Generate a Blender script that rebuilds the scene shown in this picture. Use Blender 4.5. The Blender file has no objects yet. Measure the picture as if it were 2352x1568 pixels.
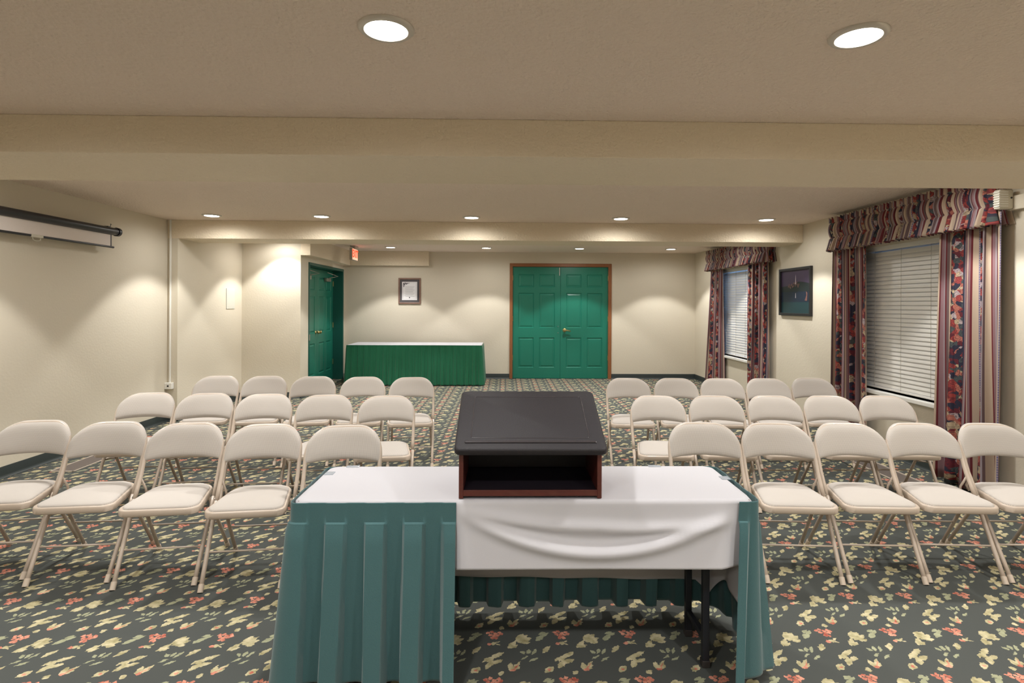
import bpy, bmesh, math, random
from mathutils import Vector, Matrix
random.seed(7)
PI = math.pi
SC = bpy.context.scene
COL = SC.collection

# ------------------------------------------------------------------ camera, world, exposure
cam_d = bpy.data.cameras.new('camera')
cam = bpy.data.objects.new('camera', cam_d); COL.objects.link(cam)
cam_d.sensor_fit = 'HORIZONTAL'; cam_d.sensor_width = 36.0
cam_d.lens = 1300.0 / 2352.0 * 36.0
cam_d.shift_x = (1176 - 1188) / 2352.0
cam_d.shift_y = (698.5 - 784) / 2352.0
cam_d.clip_start = 0.05; cam_d.clip_end = 100
YAW = math.radians(1.2); ROLL = 0.0045
# looks along +Y, turned 1.2 degrees to the right, rolled 0.26 degrees
cam.matrix_world = (Matrix.Translation((0, 0, 1.52)) @ Matrix.Rotation(-YAW, 4, 'Z')
                    @ Matrix.Rotation(PI / 2, 4, 'X') @ Matrix.Rotation(ROLL, 4, 'Z'))
SC.camera = cam

w = bpy.data.worlds.new('dusk_sky'); SC.world = w; w.use_nodes = True
wn = w.node_tree.nodes
wn['Background'].inputs[0].default_value = (0.16, 0.36, 0.80, 1)
wn['Background'].inputs[1].default_value = 3.0

SC.view_settings.view_transform = 'Standard'
SC.view_settings.look = 'None'
SC.view_settings.gamma = 1.0
SC.view_settings.use_curve_mapping = False
SC.view_settings.exposure = 1.2
LAMP_W = 42.0
NEAR_LAMP_W = 26.0
GLOW_W = 8.5
FILL_GLOW_W = 27.0
LAMP_COL = (1.0, 0.99, 0.965)
LENS_E = 9.0

# ------------------------------------------------------------------ materials
def s2l(c):
    c = c / 255.0
    return c / 12.92 if c <= 0.04045 else ((c + 0.055) / 1.055) ** 2.4
def rgb(r, g, b): return (s2l(r), s2l(g), s2l(b), 1.0)
MATS = {}
def mat(name, col, rough=0.6, metal=0.0, bump=0.0, bscale=60.0, spec=0.5, var=0.0, emit=None, estr=1.0,
        trans=0.0, detail=4.0, coat=0.0, sheen=0.0, aniso=None, tex='noise'):
    m = bpy.data.materials.new(name); m.use_nodes = True
    nt = m.node_tree; b = nt.nodes['Principled BSDF']
    b.inputs['Base Color'].default_value = col
    b.inputs['Roughness'].default_value = rough
    b.inputs['Metallic'].default_value = metal
    b.inputs['Specular IOR Level'].default_value = spec
    b.inputs['Coat Weight'].default_value = coat
    b.inputs['Sheen Weight'].default_value = sheen
    b.inputs['Transmission Weight'].default_value = trans
    if emit:
        b.inputs['Emission Color'].default_value = emit
        b.inputs['Emission Strength'].default_value = estr
    tc = nt.nodes.new('ShaderNodeTexCoord')
    if bump or var:
        src = tc.outputs['Object']
        if aniso:
            mp = nt.nodes.new('ShaderNodeMapping'); mp.inputs['Scale'].default_value = aniso
            nt.links.new(src, mp.inputs[0]); src = mp.outputs[0]
        n = nt.nodes.new('ShaderNodeTexNoise')
        n.inputs['Scale'].default_value = bscale; n.inputs['Detail'].default_value = detail
        nt.links.new(src, n.inputs['Vector'])
        if bump:
            bp = nt.nodes.new('ShaderNodeBump'); bp.inputs['Strength'].default_value = bump
            bp.inputs['Distance'].default_value = 0.022
            nt.links.new(n.outputs[0], bp.inputs['Height']); nt.links.new(bp.outputs[0], b.inputs['Normal'])
        if var:
            mx = nt.nodes.new('ShaderNodeMix'); mx.data_type = 'RGBA'
            mx.inputs[6].default_value = tuple(c * (1 - var) for c in col[:3]) + (1,)
            mx.inputs[7].default_value = tuple(min(1, c * (1 + var)) for c in col[:3]) + (1,)
            nt.links.new(n.outputs[0], mx.inputs[0]); nt.links.new(mx.outputs[2], b.inputs['Base Color'])
    MATS[name] = m
    return m

M = {}
M['wall'] = mat('wall_paint', rgb(213, 204, 186), 0.75, bump=0.08, bscale=45, spec=0.25)
M['ceiling'] = mat('ceiling_texture_paint', rgb(240, 224, 209), 0.8, bump=1.0, bscale=52, spec=0.2, detail=6)
M['beam'] = mat('beam_texture_paint', rgb(230, 216, 192), 0.6, bump=0.6, bscale=52, spec=0.3, detail=6)
M['base'] = mat('dark_vinyl_base', rgb(42, 50, 50), 0.5)
M['frame'] = mat('beige_enamel', rgb(186, 170, 154), 0.32, spec=0.5, coat=0.2)
M['cap'] = mat('beige_rubber', rgb(200, 184, 166), 0.6)
M['rivet'] = mat('steel_rivet', rgb(190, 185, 178), 0.3, metal=1.0)
M['white'] = mat('white_linen', rgb(190, 188, 192), 0.8, bump=0.05, bscale=500, spec=0.2)
M['skirt'] = mat('teal_skirt_cloth', rgb(64, 97, 99), 0.85, bump=0.12, bscale=320, spec=0.2, var=0.12, sheen=0.25)
M['skirt2'] = mat('green_skirt_cloth', rgb(28, 98, 68), 0.8, bump=0.12, bscale=120, spec=0.25, var=0.25, sheen=0.2)
M['black_steel'] = mat('black_steel', rgb(28, 30, 36), 0.4)
M['table_under'] = mat('table_board', rgb(110, 85, 60), 0.6)
M['lam'] = mat('black_grain_laminate', rgb(40, 37, 40), 0.55, bump=0.15, bscale=260, spec=0.32)
M['lam_gloss'] = mat('polished_black_edge', rgb(58, 54, 57), 0.25, spec=0.6)
M['notice'] = mat('pale_notice_frame', rgb(206, 204, 192), 0.7)
M['mahog'] = mat('mahogany_veneer', rgb(84, 36, 30), 0.38, var=0.35, bscale=14, aniso=(1, 1, 9), coat=0.3)
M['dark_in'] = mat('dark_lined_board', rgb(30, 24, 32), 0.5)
M['door'] = mat('green_door_paint', rgb(28, 116, 96), 0.32, bump=0.03, bscale=90, spec=0.5)
M['door_dk'] = mat('green_jamb_paint', rgb(20, 84, 74), 0.4)
M['oak'] = mat('oak_casing', rgb(140, 88, 52), 0.45, var=0.3, bscale=10, aniso=(8, 8, 1))
M['brass'] = mat('aged_brass', rgb(200, 176, 122), 0.28, metal=1.0)
M['alu'] = mat('satin_aluminium', rgb(170, 165, 155), 0.4, metal=0.8)
M['blind'] = mat('off_white_slat', rgb(240, 237, 230), 0.45, spec=0.4)
_bn = M['blind'].node_tree; _b0 = _bn.nodes['Principled BSDF']; _tr = _bn.nodes.new('ShaderNodeBsdfTranslucent')
_tr.inputs[0].default_value = rgb(230, 228, 222); _mx = _bn.nodes.new('ShaderNodeMixShader'); _mx.inputs[0].default_value = 0.22
_bn.links.new(_b0.outputs[0], _mx.inputs[1]); _bn.links.new(_tr.outputs[0], _mx.inputs[2])
_bn.links.new(_mx.outputs[0], _bn.nodes['Material Output'].inputs[0])
M['cord'] = mat('grey_cord', rgb(165, 158, 145), 0.8)
M['sill'] = mat('white_sill_paint', rgb(232, 230, 224), 0.35)
M['wframe'] = mat('window_vinyl', rgb(225, 222, 214), 0.4)
M['plastic'] = mat('white_plastic', rgb(235, 233, 226), 0.4)
M['plastic_y'] = mat('ivory_plastic', rgb(206, 200, 184), 0.45)
M['slot'] = mat('dark_slot', rgb(45, 40, 38), 0.6)
M['housing'] = mat('black_housing', rgb(34, 34, 40), 0.35)
M['screen'] = mat('screen_fabric', rgb(226, 216, 210), 0.8)
M['vent'] = mat('taupe_vent_metal', rgb(128, 118, 112), 0.45, metal=0.2)
M['vent_edge'] = mat('pale_vent_edge', rgb(176, 164, 150), 0.4)
M['trimring'] = mat('light_trim_ring', rgb(205, 198, 188), 0.3, metal=0.3)
M['lens'] = mat('frosted_lens', rgb(250, 250, 248), 0.4, emit=(1.0, 0.97, 0.9, 1), estr=LENS_E)
M['clip'] = mat('clear_plastic_clip', rgb(215, 222, 230), 0.15, trans=0.6)
M['mat_dark'] = mat('dark_mat_board', rgb(84, 80, 82), 0.8)
M['paper'] = mat('certificate_paper', rgb(236, 234, 236), 0.8)
M['ink'] = mat('grey_ink', rgb(120, 116, 118), 0.8)
M['ink_dk'] = mat('dark_ink', rgb(52, 46, 58), 0.8)
M['brownframe'] = mat('brown_wood_frame', rgb(128, 98, 84), 0.45, var=0.2, bscale=20)
M['blackframe'] = mat('black_picture_frame', rgb(34, 32, 34), 0.4)
M['art_sky'] = mat('art_violet', rgb(72, 58, 82), 0.3)
M['art_hill'] = mat('art_dark_hill', rgb(36, 42, 44), 0.3)
M['art_water'] = mat('art_blue_water', rgb(34, 42, 60), 0.3)
M['art_low'] = mat('art_teal_water', rgb(38, 62, 68), 0.3)
M['art_town'] = mat('art_rust', rgb(120, 84, 78), 0.3)
M['art_light'] = mat('art_pale', rgb(196, 186, 190), 0.3)
M['exit_face'] = mat('exit_face', rgb(235, 190, 165), 0.4, emit=rgb(235, 180, 150), estr=0.35)
M['exit_letter'] = mat('exit_red', rgb(225, 70, 40), 0.4, emit=rgb(235, 60, 30), estr=0.9)
M['exit_box'] = mat('exit_housing', rgb(168, 160, 146), 0.5)
M['dark_out'] = mat('sky_block_dark', rgb(30, 36, 44), 0.9)  # for the added slabs that block the sky

# glass
g = bpy.data.materials.new('window_glass'); g.use_nodes = True
gb = g.node_tree.nodes['Principled BSDF']
gb.inputs['Transmission Weight'].default_value = 1.0; gb.inputs['Roughness'].default_value = 0.02
gb.inputs['IOR'].default_value = 1.45
M['glass'] = g

# node helper
class NT:
    def __init__(s, name, rough=0.9, spec=0.2):
        s.m = bpy.data.materials.new(name); s.m.use_nodes = True
        s.t = s.m.node_tree; s.b = s.t.nodes['Principled BSDF']
        s.b.inputs['Roughness'].default_value = rough; s.b.inputs['Specular IOR Level'].default_value = spec
    def put(s, v, inp):
        if hasattr(v, 'links'): s.t.links.new(v, inp)
        elif v is not None: inp.default_value = v
    def math(s, op, a, b=None, c=None):
        n = s.t.nodes.new('ShaderNodeMath'); n.operation = op
        s.put(a, n.inputs[0])
        if b is not None: s.put(b, n.inputs[1])
        if c is not None: s.put(c, n.inputs[2])
        return n.outputs[0]
    def dot(s, v, k):
        n = s.t.nodes.new('ShaderNodeVectorMath'); n.operation = 'DOT_PRODUCT'
        s.t.links.new(v, n.inputs[0]); n.inputs[1].default_value = k
        return n.outputs['Value']
    def mix(s, f, a, b):
        n = s.t.nodes.new('ShaderNodeMix'); n.data_type = 'RGBA'
        s.put(f, n.inputs[0]); s.put(a, n.inputs[6]); s.put(b, n.inputs[7])
        return n.outputs[2]
    def noise(s, vec, scale, detail=2.0):
        n = s.t.nodes.new('ShaderNodeTexNoise'); n.inputs['Scale'].default_value = scale
        n.inputs['Detail'].default_value = detail
        if vec: s.t.links.new(vec, n.inputs['Vector'])
        return n
    def ramp(s, f, stops, const=True):
        n = s.t.nodes.new('ShaderNodeValToRGB')
        if const: n.color_ramp.interpolation = 'CONSTANT'
        e = n.color_ramp.elements
        e[0].position, e[0].color = stops[0]
        e[1].position, e[1].color = stops[1]
        for p, c in stops[2:]:
            x = e.new(p); x.color = c
        s.put(f, n.inputs[0])
        return n.outputs[0]

# ---- woven leaf carpet: a repeat of 0.307 x 0.326 m
TX, TY = 0.307, 0.326
def carpet_material():
    n = NT('floral_carpet', 0.95, 0.1)
    tc = n.t.nodes.new('ShaderNodeTexCoord')
    nz = n.noise(tc.outputs['Object'], 80, 3)
    sub = n.t.nodes.new('ShaderNodeVectorMath'); sub.operation = 'SUBTRACT'
    n.t.links.new(nz.outputs['Color'], sub.inputs[0]); sub.inputs[1].default_value = (0.5, 0.5, 0.5)
    sc = n.t.nodes.new('ShaderNodeVectorMath'); sc.operation = 'MULTIPLY_ADD'
    n.t.links.new(sub.outputs[0], sc.inputs[0]); sc.inputs[1].default_value = (0.020, 0.020, 0)
    n.t.links.new(tc.outputs['Object'], sc.inputs[2])
    sp = n.t.nodes.new('ShaderNodeSeparateXYZ'); n.t.links.new(sc.outputs[0], sp.inputs[0])
    def wrap(v, off, per):
        a = n.math('ADD', v, off)
        return n.math('WRAP', a, per, 0.0)
    u = wrap(sp.outputs[0], 2.194 + 10 * TX, TX)
    v = wrap(sp.outputs[1], -2.601 + 20 * TY, TY)
    cb = n.t.nodes.new('ShaderNodeCombineXYZ')
    n.t.links.new(u, cb.inputs[0]); n.t.links.new(v, cb.inputs[1]); cb.inputs[2].default_value = 1.0
    V = cb.outputs[0]
    def leaf(ax, ay, bx, by, wd):
        outs = []
        cx, cy = (ax + bx) / 2, (ay + by) / 2
        L = math.hypot(bx - ax, by - ay) / 2
        c, s_ = (bx - ax) / (2 * L), (by - ay) / (2 * L)
        cx %= TX; cy %= TY
        for ox in (-TX, 0, TX):
            for oy in (-TY, 0, TY):
                x, y = cx + ox, cy + oy
                r = L
                if x + r < 0 or x - r > TX or y + r < 0 or y - r > TY: continue
                a = n.dot(V, (c / L, s_ / L, -(c * x + s_ * y) / L))
                b = n.dot(V, (-s_ / wd, c / wd, (s_ * x - c * y) / wd))
                b = n.math('ABSOLUTE', b)
                aa = n.math('MULTIPLY', a, a)
                q = n.math('ADD', aa, b)
                outs.append(q)
        return outs
    def union(L):
        o = L[0]
        for q in L[1:]: o = n.math('MINIMUM', o, q)
        return o
    def mask(L):
        return n.math('LESS_THAN', union(L), 1.0)
    beige = [(.095, -.05, .155, .0, .020), (.105, -.058, .172, -.022, .015), (.125, -.064, .165, -.055, .011), (.098, -.03, .135, .008, .011),
             (.062, -.102, .10, -.046, .013), (.075, -.10, .108, -.075, .009), (.212, -.138, .25, -.084, .012), (.214, -.108, .235, -.108, .007),
             (.285, -.175, .354, -.128, .013), (.276, -.240, .306, -.183, .014), (.296, -.206, .348, -.18, .013), (.262, -.195, .287, -.163, .008),
             (.28, -.192, .306, -.158, .014), (.216, -.268, .254, -.226, .016), (.38, -.256, .381, -.2, .012), (.385, -.252, .424, -.192, .009),
             (.388, -.252, .422, -.222, .009), (.329, -.262, .353, -.274, .015), (.29, -.066, .318, -.062, .011), (.312, -.062, .334, -.044, .005), (.312, -.066, .334, -.076, .005)]
    green = [(.188, -.046, .228, -.002, .014), (.204, .002, .238, .022, .010), (.214, -.015, .252, .016, .009), (.119, -.118, .137, -.142, .009),
             (.148, -.142, .158, -.106, .009), (.165, -.15, .187, -.104, .007), (.118, -.18, .152, -.154, .006), (.15, -.195, .192, -.166, .007)]
    red = []
    for (x, y) in ((-.028, .018), (-.01, .024), (.006, .012), (.024, .02), (.032, .008), (-.018, .002), (.0, -.006), (.018, -.002), (-.008, -.022), (.008, -.024)):
        red.append((x - .010, y, x + .010, y + .002, .010))
    red += [(.228, -.254, .243, -.244, .008), (.376, -.254, .404, -.246, .009), (.39, -.252, .416, -.208, .0035), (.276, -.072, .298, -.064, .010)]
    lb, lg, lr = [], [], []
    for l in beige: lb += leaf(*l)
    for l in green: lg += leaf(*l)
    for l in red: lr += leaf(*l)
    fine = n.noise(tc.outputs['Object'], 900, 1)
    base = n.mix(n.math('MULTIPLY', fine.outputs[0], 1.0), rgb(50, 54, 53), rgb(98, 100, 96))
    sh = n.noise(tc.outputs['Object'], 30, 2)
    bei = n.mix(n.math('MULTIPLY_ADD', sh.outputs[0], 2.2, -.6), rgb(146, 138, 100), rgb(206, 195, 160))
    gre = n.mix(sh.outputs[0], rgb(124, 126, 98), rgb(180, 180, 150))
    re = n.mix(n.math('MULTIPLY_ADD', sh.outputs[0], 2.5, -.7), rgb(164, 84, 70), rgb(218, 156, 132))
    c = n.mix(mask(lg), base, gre); c = n.mix(mask(lb), c, bei); c = n.mix(mask(lr), c, re)
    n.t.links.new(c, n.b.inputs['Base Color'])
    bp = n.t.nodes.new('ShaderNodeBump'); bp.inputs['Strength'].default_value = 0.4; bp.inputs['Distance'].default_value = 0.003
    n.t.links.new(fine.outputs[0], bp.inputs['Height']); n.t.links.new(bp.outputs[0], n.b.inputs['Normal'])
    return n.m
M['carpet'] = carpet_material()

# ---- chair upholstery: beige with a fine diamond weave
def fabric_material():
    n = NT('diamond_weave_fabric', 0.85, 0.2)
    n.b.inputs['Sheen Weight'].default_value = 0.2
    tc = n.t.nodes.new('ShaderNodeTexCoord')
    sp = n.t.nodes.new('ShaderNodeSeparateXYZ'); n.t.links.new(tc.outputs['UV'], sp.inputs[0])
    a = n.math('SINE', n.math('MULTIPLY', n.math('ADD', sp.outputs[0], sp.outputs[1]), 560.0))
    b = n.math('SINE', n.math('MULTIPLY', n.math('SUBTRACT', sp.outputs[0], sp.outputs[1]), 560.0))
    k = n.math('MULTIPLY', a, b)
    f = n.math('MULTIPLY_ADD', k, 0.5, 0.5)
    n.t.links.new(n.mix(f, rgb(164, 155, 147), rgb(198, 191, 183)), n.b.inputs['Base Color'])
    return n.m
M['fabric'] = fabric_material()

# ---- striped floral drapery, u runs along the cloth in metres
def drape_material():
    n = NT('striped_floral_drapery', 0.7, 0.25)
    tc = n.t.nodes.new('ShaderNodeTexCoord')
    sp = n.t.nodes.new('ShaderNodeSeparateXYZ'); n.t.links.new(tc.outputs['UV'], sp.inputs[0])
    u = n.math('WRAP', sp.outputs[0], 0.40, 0.0); u = n.math('DIVIDE', u, 0.40)
    cream, burg, taupe, mauve, navy, grey = rgb(182, 162, 142), rgb(104, 40, 46), rgb(104, 84, 84), rgb(134, 104, 108), rgb(50, 50, 68), rgb(146, 134, 138)
    stripes = n.ramp(u, [(0.0, navy), (0.32, grey), (0.35, cream), (0.45, burg), (0.49, mauve), (0.54, cream), (0.575, taupe), (0.64, burg),
                         (0.675, grey), (0.71, mauve), (0.77, burg), (0.80, cream), (0.90, taupe), (0.94, grey), (0.97, navy)])
    vr = n.t.nodes.new('ShaderNodeTexVoronoi'); vr.inputs['Scale'].default_value = 26.0
    wz = n.noise(tc.outputs['UV'], 22, 3)
    wv = n.t.nodes.new('ShaderNodeVectorMath'); wv.operation = 'MULTIPLY_ADD'
    n.t.links.new(wz.outputs['Color'], wv.inputs[0]); wv.inputs[1].default_value = (0.06, 0.06, 0); n.t.links.new(tc.outputs['UV'], wv.inputs[2])
    n.t.links.new(wv.outputs[0], vr.inputs['Vector'])
    cs = n.t.nodes.new('ShaderNodeSeparateColor'); n.t.links.new(vr.outputs['Color'], cs.inputs[0])
    flower = n.ramp(cs.outputs[0], [(0.0, rgb(44, 46, 62)), (0.20, rgb(144, 60, 56)), (0.40, rgb(170, 104, 88)), (0.52, rgb(176, 156, 128)), (0.66, rgb(72, 80, 80)),
                                    (0.78, rgb(98, 38, 46)), (0.92, rgb(166, 150, 150))])
    ring = n.math('SINE', n.math('MULTIPLY', vr.outputs['Distance'], 22.0))
    flower = n.mix(n.math('MULTIPLY', n.math('GREATER_THAN', ring, 0.45), 0.55), flower, rgb(48, 34, 48))
    isf = n.math('LESS_THAN', u, 0.32)
    c = n.mix(isf, stripes, flower)
    # dotted edge cord beside the floral band
    dv = n.math('GREATER_THAN', n.math('SINE', n.math('MULTIPLY', sp.outputs[1], 330.0)), 0.0)
    isd = n.math('MULTIPLY', n.math('GREATER_THAN', u, 0.325), n.math('LESS_THAN', u, 0.345))
    c = n.mix(n.math('MULTIPLY', isd, dv), c, rgb(96, 90, 128))
    n.t.links.new(c, n.b.inputs['Base Color'])
    return n.m
M['drape'] = drape_material()

# ------------------------------------------------------------------ mesh helpers
def obj(name, bm, m, parent=None, smooth=False, angle=None):
    me = bpy.data.meshes.new(name)
    bmesh.ops.recalc_face_normals(bm, faces=bm.faces)
    bm.to_mesh(me); bm.free()
    mats = m if isinstance(m, (list, tuple)) else [m]
    for x in mats: me.materials.append(x)
    if smooth or angle:
        for p in me.polygons: p.use_smooth = True
        if angle: me.set_sharp_from_angle(angle=math.radians(angle))
    o = bpy.data.objects.new(name, me); COL.objects.link(o)
    if parent: o.parent = parent
    return o
def empty(name, loc=(0, 0, 0), rz=0.0, parent=None):
    o = bpy.data.objects.new(name, None); COL.objects.link(o)
    o.location = loc; o.rotation_euler = (0, 0, rz); o.empty_display_size = 0.1
    if parent: o.parent = parent
    return o
def tag(o, label, cat, group=None):
    o['label'] = label; o['category'] = cat
    if group: o['group'] = group
    return o
def struct(o): o['kind'] = 'structure'; return o
def box(bm, x0, x1, y0, y1, z0, z1, bev=0.0, mi=0):
    vs = [bm.verts.new(p) for p in ((x0, y0, z0), (x1, y0, z0), (x1, y1, z0), (x0, y1, z0), (x0, y0, z1), (x1, y0, z1), (x1, y1, z1), (x0, y1, z1))]
    fs = [bm.faces.new([vs[i] for i in f]) for f in ((0, 3, 2, 1), (4, 5, 6, 7), (0, 1, 5, 4), (1, 2, 6, 5), (2, 3, 7, 6), (3, 0, 4, 7))]
    for f in fs: f.material_index = mi
    if bev > 0:
        es = list({e for f in fs for e in f.edges})
        r = bmesh.ops.bevel(bm, geom=es, offset=bev, segments=2, profile=0.5, affect='EDGES')
        for f in r['faces']: f.material_index = mi
    return vs
def boxm(*a, bev=0.0):
    bm = bmesh.new(); box(bm, *a, bev=bev); return bm
def tube(bm, pts, r, seg=10, closed=False, caps=True, mi=0):
    pts = [Vector(p) for p in pts]; n = len(pts); rings = []
    prev = None
    for i, p in enumerate(pts):
        if closed: t = (pts[(i + 1) % n] - pts[i - 1])
        elif i == 0: t = pts[1] - p
        elif i == n - 1: t = p - pts[i - 1]
        else: t = (pts[i + 1] - p).normalized() + (p - pts[i - 1]).normalized()
        t.normalize()
        if prev is None:
            a = Vector((1, 0, 0)) if abs(t.x) < 0.8 else Vector((0, 1, 0))
            nrm = t.cross(a).normalized()
        else:
            nrm = (prev - t * prev.dot(t)).normalized()
        prev = nrm; bn = t.cross(nrm)
        rr = r[i] if isinstance(r, (list, tuple)) else r
        rings.append([bm.verts.new(p + (nrm * math.cos(2 * PI * k / seg) + bn * math.sin(2 * PI * k / seg)) * rr) for k in range(seg)])
    m_ = n if closed else n - 1
    for i in range(m_):
        A, B = rings[i], rings[(i + 1) % n]
        for k in range(seg):
            f = bm.faces.new((A[k], A[(k + 1) % seg], B[(k + 1) % seg], B[k])); f.material_index = mi
    if caps and not closed:
        bm.faces.new(rings[0]).material_index = mi; bm.faces.new(rings[-1]).material_index = mi
def tubem(pts, r, seg=10, **k):
    bm = bmesh.new(); tube(bm, pts, r, seg, **k); return bm
def lathe(bm, prof, c=(0, 0, 0), axis='Z', seg=32, mi=0):
    rings = []
    for (r, h) in prof:
        ring = []
        for k in range(seg):
            a = 2 * PI * k / seg
            x, y = r * math.cos(a), r * math.sin(a)
            p = {'Z': (x, y, h), 'Y': (x, h, y), 'X': (h, x, y)}[axis]
            ring.append(bm.verts.new((p[0] + c[0], p[1] + c[1], p[2] + c[2])))
        rings.append(ring)
    for A, B in zip(rings, rings[1:]):
        for k in range(seg):
            f = bm.faces.new((A[k], A[(k + 1) % seg], B[(k + 1) % seg], B[k])); f.material_index = mi
    if prof[0][0] > 1e-6: bm.faces.new(rings[0]).material_index = mi
    if prof[-1][0] > 1e-6: bm.faces.new(rings[-1]).material_index = mi
    bmesh.ops.remove_doubles(bm, verts=[v for rg in rings for v in rg], dist=1e-6)
def arc_pts(corners, seg=6):
    """rounded polygon: corners = [(x, y, r)...] counter-clockwise"""
    out = []; n = len(corners)
    for i in range(n):
        p = Vector(corners[i][:2]); r = corners[i][2]
        a = Vector(corners[i - 1][:2]) - p; b = Vector(corners[(i + 1) % n][:2]) - p
        a.normalize(); b.normalize()
        if r <= 0: out.append((p.x, p.y)); continue
        ang = math.acos(max(-1, min(1, a.dot(b)))) / 2
        d = r / math.tan(ang)
        c = p + (a + b).normalized() * (r / math.sin(ang))
        s, e = p + a * d - c, p + b * d - c
        a0 = math.atan2(s.y, s.x); a1 = math.atan2(e.y, e.x)
        da = (a1 - a0 + PI) % (2 * PI) - PI
        for k in range(seg + 1):
            t = a0 + da * k / seg
            out.append((c.x + r * math.cos(t), c.y + r * math.sin(t)))
    return out
def grid(bm, nu, nv, f, uv=None, mi=0):
    """f(i, j) -> point; uv(i, j) -> (u, v)"""
    vs = [[bm.verts.new(f(i, j)) for j in range(nv)] for i in range(nu)]
    lay = bm.loops.layers.uv.verify() if uv else None
    for i in range(nu - 1):
        for j in range(nv - 1):
            fc = bm.faces.new((vs[i][j], vs[i + 1][j], vs[i + 1][j + 1], vs[i][j + 1])); fc.material_index = mi
            if uv:
                for l, (a, b) in zip(fc.loops, ((i, j), (i + 1, j), (i + 1, j + 1), (i, j + 1))): l[lay].uv = uv(a, b)
    return vs
def solid(o, t, off=0.0):
    m_ = o.modifiers.new('solidify', 'SOLIDIFY'); m_.thickness = t; m_.offset = off
    return o
def copy_tree(o, parent=None):
    c = o.copy(); COL.objects.link(c)
    if parent: c.parent = parent
    for ch in list(o.children): copy_tree(ch, c)
    return c
def wall_x(bm, x0, x1, ya, yb, za, zb, holes):
    """wall slab between x0 and x1 with rectangular holes (y0, y1, z0, z1) sorted by y"""
    y = ya
    for (h0, h1, hz0, hz1) in sorted(holes):
        if h0 > y: box(bm, x0, x1, y, h0, za, zb)
        if hz0 > za: box(bm, x0, x1, h0, h1, za, hz0)
        if hz1 < zb: box(bm, x0, x1, h0, h1, hz1, zb)
        y = h1
    if yb > y: box(bm, x0, x1, y, yb, za, zb)
def wall_y(bm, y0, y1, xa, xb, za, zb, holes):
    x = xa
    for (h0, h1, hz0, hz1) in sorted(holes):
        if h0 > x: box(bm, x, h0, y0, y1, za, zb)
        if hz0 > za: box(bm, h0, h1, y0, y1, za, hz0)
        if hz1 < zb: box(bm, h0, h1, y0, y1, hz1, zb)
        x = h1
    if xb > x: box(bm, x, xb, y0, y1, za, zb)

# ------------------------------------------------------------------ room shell
XL, XR, YB, YF, ZC = -4.33, 3.90, 11.56, -3.4, 2.58
XA, YA, XD = -4.20, 9.11, -3.27
T = 0.2
struct(obj('floor', boxm(XL - .3, XR + .3, YF - .2, YB + .5, -0.12, 0.0), M['carpet']))
struct(obj('ceiling', boxm(XL - .3, XR + .3, YF - .2, YB + .5, ZC, ZC + .12), M['ceiling']))
struct(obj('wall_left', boxm(XL - T, XL, YF, 7.342, 0, ZC), M['wall']))
struct(obj('wall_left_alcove', boxm(XL - T, XA, 7.342, YA, 0, ZC), M['wall']))
struct(obj('wall_alcove', boxm(XL - T, XD - .28, YA, YA + T, 0, ZC), M['wall']))
DY0, DY1, DZ = 9.50, 11.44, 2.17
bm = bmesh.new(); wall_x(bm, XD - .28, XD, YA, YB, 0, ZC, [(DY0, DY1, 0, DZ)])
struct(obj('wall_door', bm, M['wall']))
BX0, BX1, BZ = 0.14, 2.12, 2.30
bm = bmesh.new(); wall_y(bm, YB, YB + T, XD - .28, XR + T, 0, ZC, [(BX0, BX1, 0, BZ)])
struct(obj('wall_back', bm, M['wall']))
W1 = (4.92, 6.14, 0.64, 2.14); W2 = (8.96, 10.12, 0.64, 2.14)
bm = bmesh.new(); wall_x(bm, XR, XR + T, YF, YB, 0, ZC, [W1, W2])
struct(obj('wall_right', bm, M['wall']))
struct(obj('door_gap_backing', boxm(-1.2, 3.4, YB + .32, YB + .42, 0, ZC), M['base']))  # unseen dark slab added to stop sky light leaking between the door leaves
struct(obj('wall_front', boxm(XL - T, XR + T, YF - T, YF, 0, ZC), M['wall']))
# ceiling beams and soffits
struct(obj('trim_1', boxm(XL, XR, 3.25, 4.0, 2.366, ZC, bev=0.004), M['beam']))
struct(obj('trim_2', boxm(XL, XR, 7.34, 7.90, 2.344, ZC, bev=0.004), M['beam']))
bm = bmesh.new(); box(bm, XD, -3.12, YA, 11.45, 2.29, ZC); box(bm, XD, -1.55, 11.45, YB, 2.29, ZC)
struct(obj('trim_3', bm, M['beam']))
struct(obj('trim_4', boxm(XR - .045, XR, 1.0, 4.275, 2.255, 2.362, bev=0.004), M['wall']))

# baseboards (coved black vinyl)
def baseboard(name, a, b, n_):
    """a, b plan points on the wall; n_ inward normal"""
    prof = [(0.0, 0.100), (0.004, 0.102), (0.007, 0.095), (0.007, 0.03), (0.012, 0.012), (0.022, 0.004), (0.022, 0.0)]
    bm = bmesh.new()
    A, B, N = Vector((a[0], a[1], 0)), Vector((b[0], b[1], 0)), Vector((n_[0], n_[1], 0))
    ra = [bm.verts.new(A + N * p[0] + Vector((0, 0, p[1]))) for p in prof] + [bm.verts.new(A)]
    rb = [bm.verts.new(B + N * p[0] + Vector((0, 0, p[1]))) for p in prof] + [bm.verts.new(B)]
    k = len(ra)
    for i in range(k): bm.faces.new((ra[i], ra[(i + 1) % k], rb[(i + 1) % k], rb[i]))
    bm.faces.new(ra); bm.faces.new(rb)
    struct(obj(name, bm, M['base'], angle=50))
baseboard('baseboard_left', (XL, YF), (XL, 7.34), (1, 0))
baseboard('baseboard_left_return', (XL, 7.34), (XA, 7.34), (0, -1))
baseboard('baseboard_left_alcove', (XA, 7.34), (XA, YA), (1, 0))
baseboard('baseboard_alcove', (XA, YA), (XD, YA), (0, -1))
baseboard('baseboard_door', (XD, YA), (XD, DY0 - .01), (1, 0))
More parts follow.
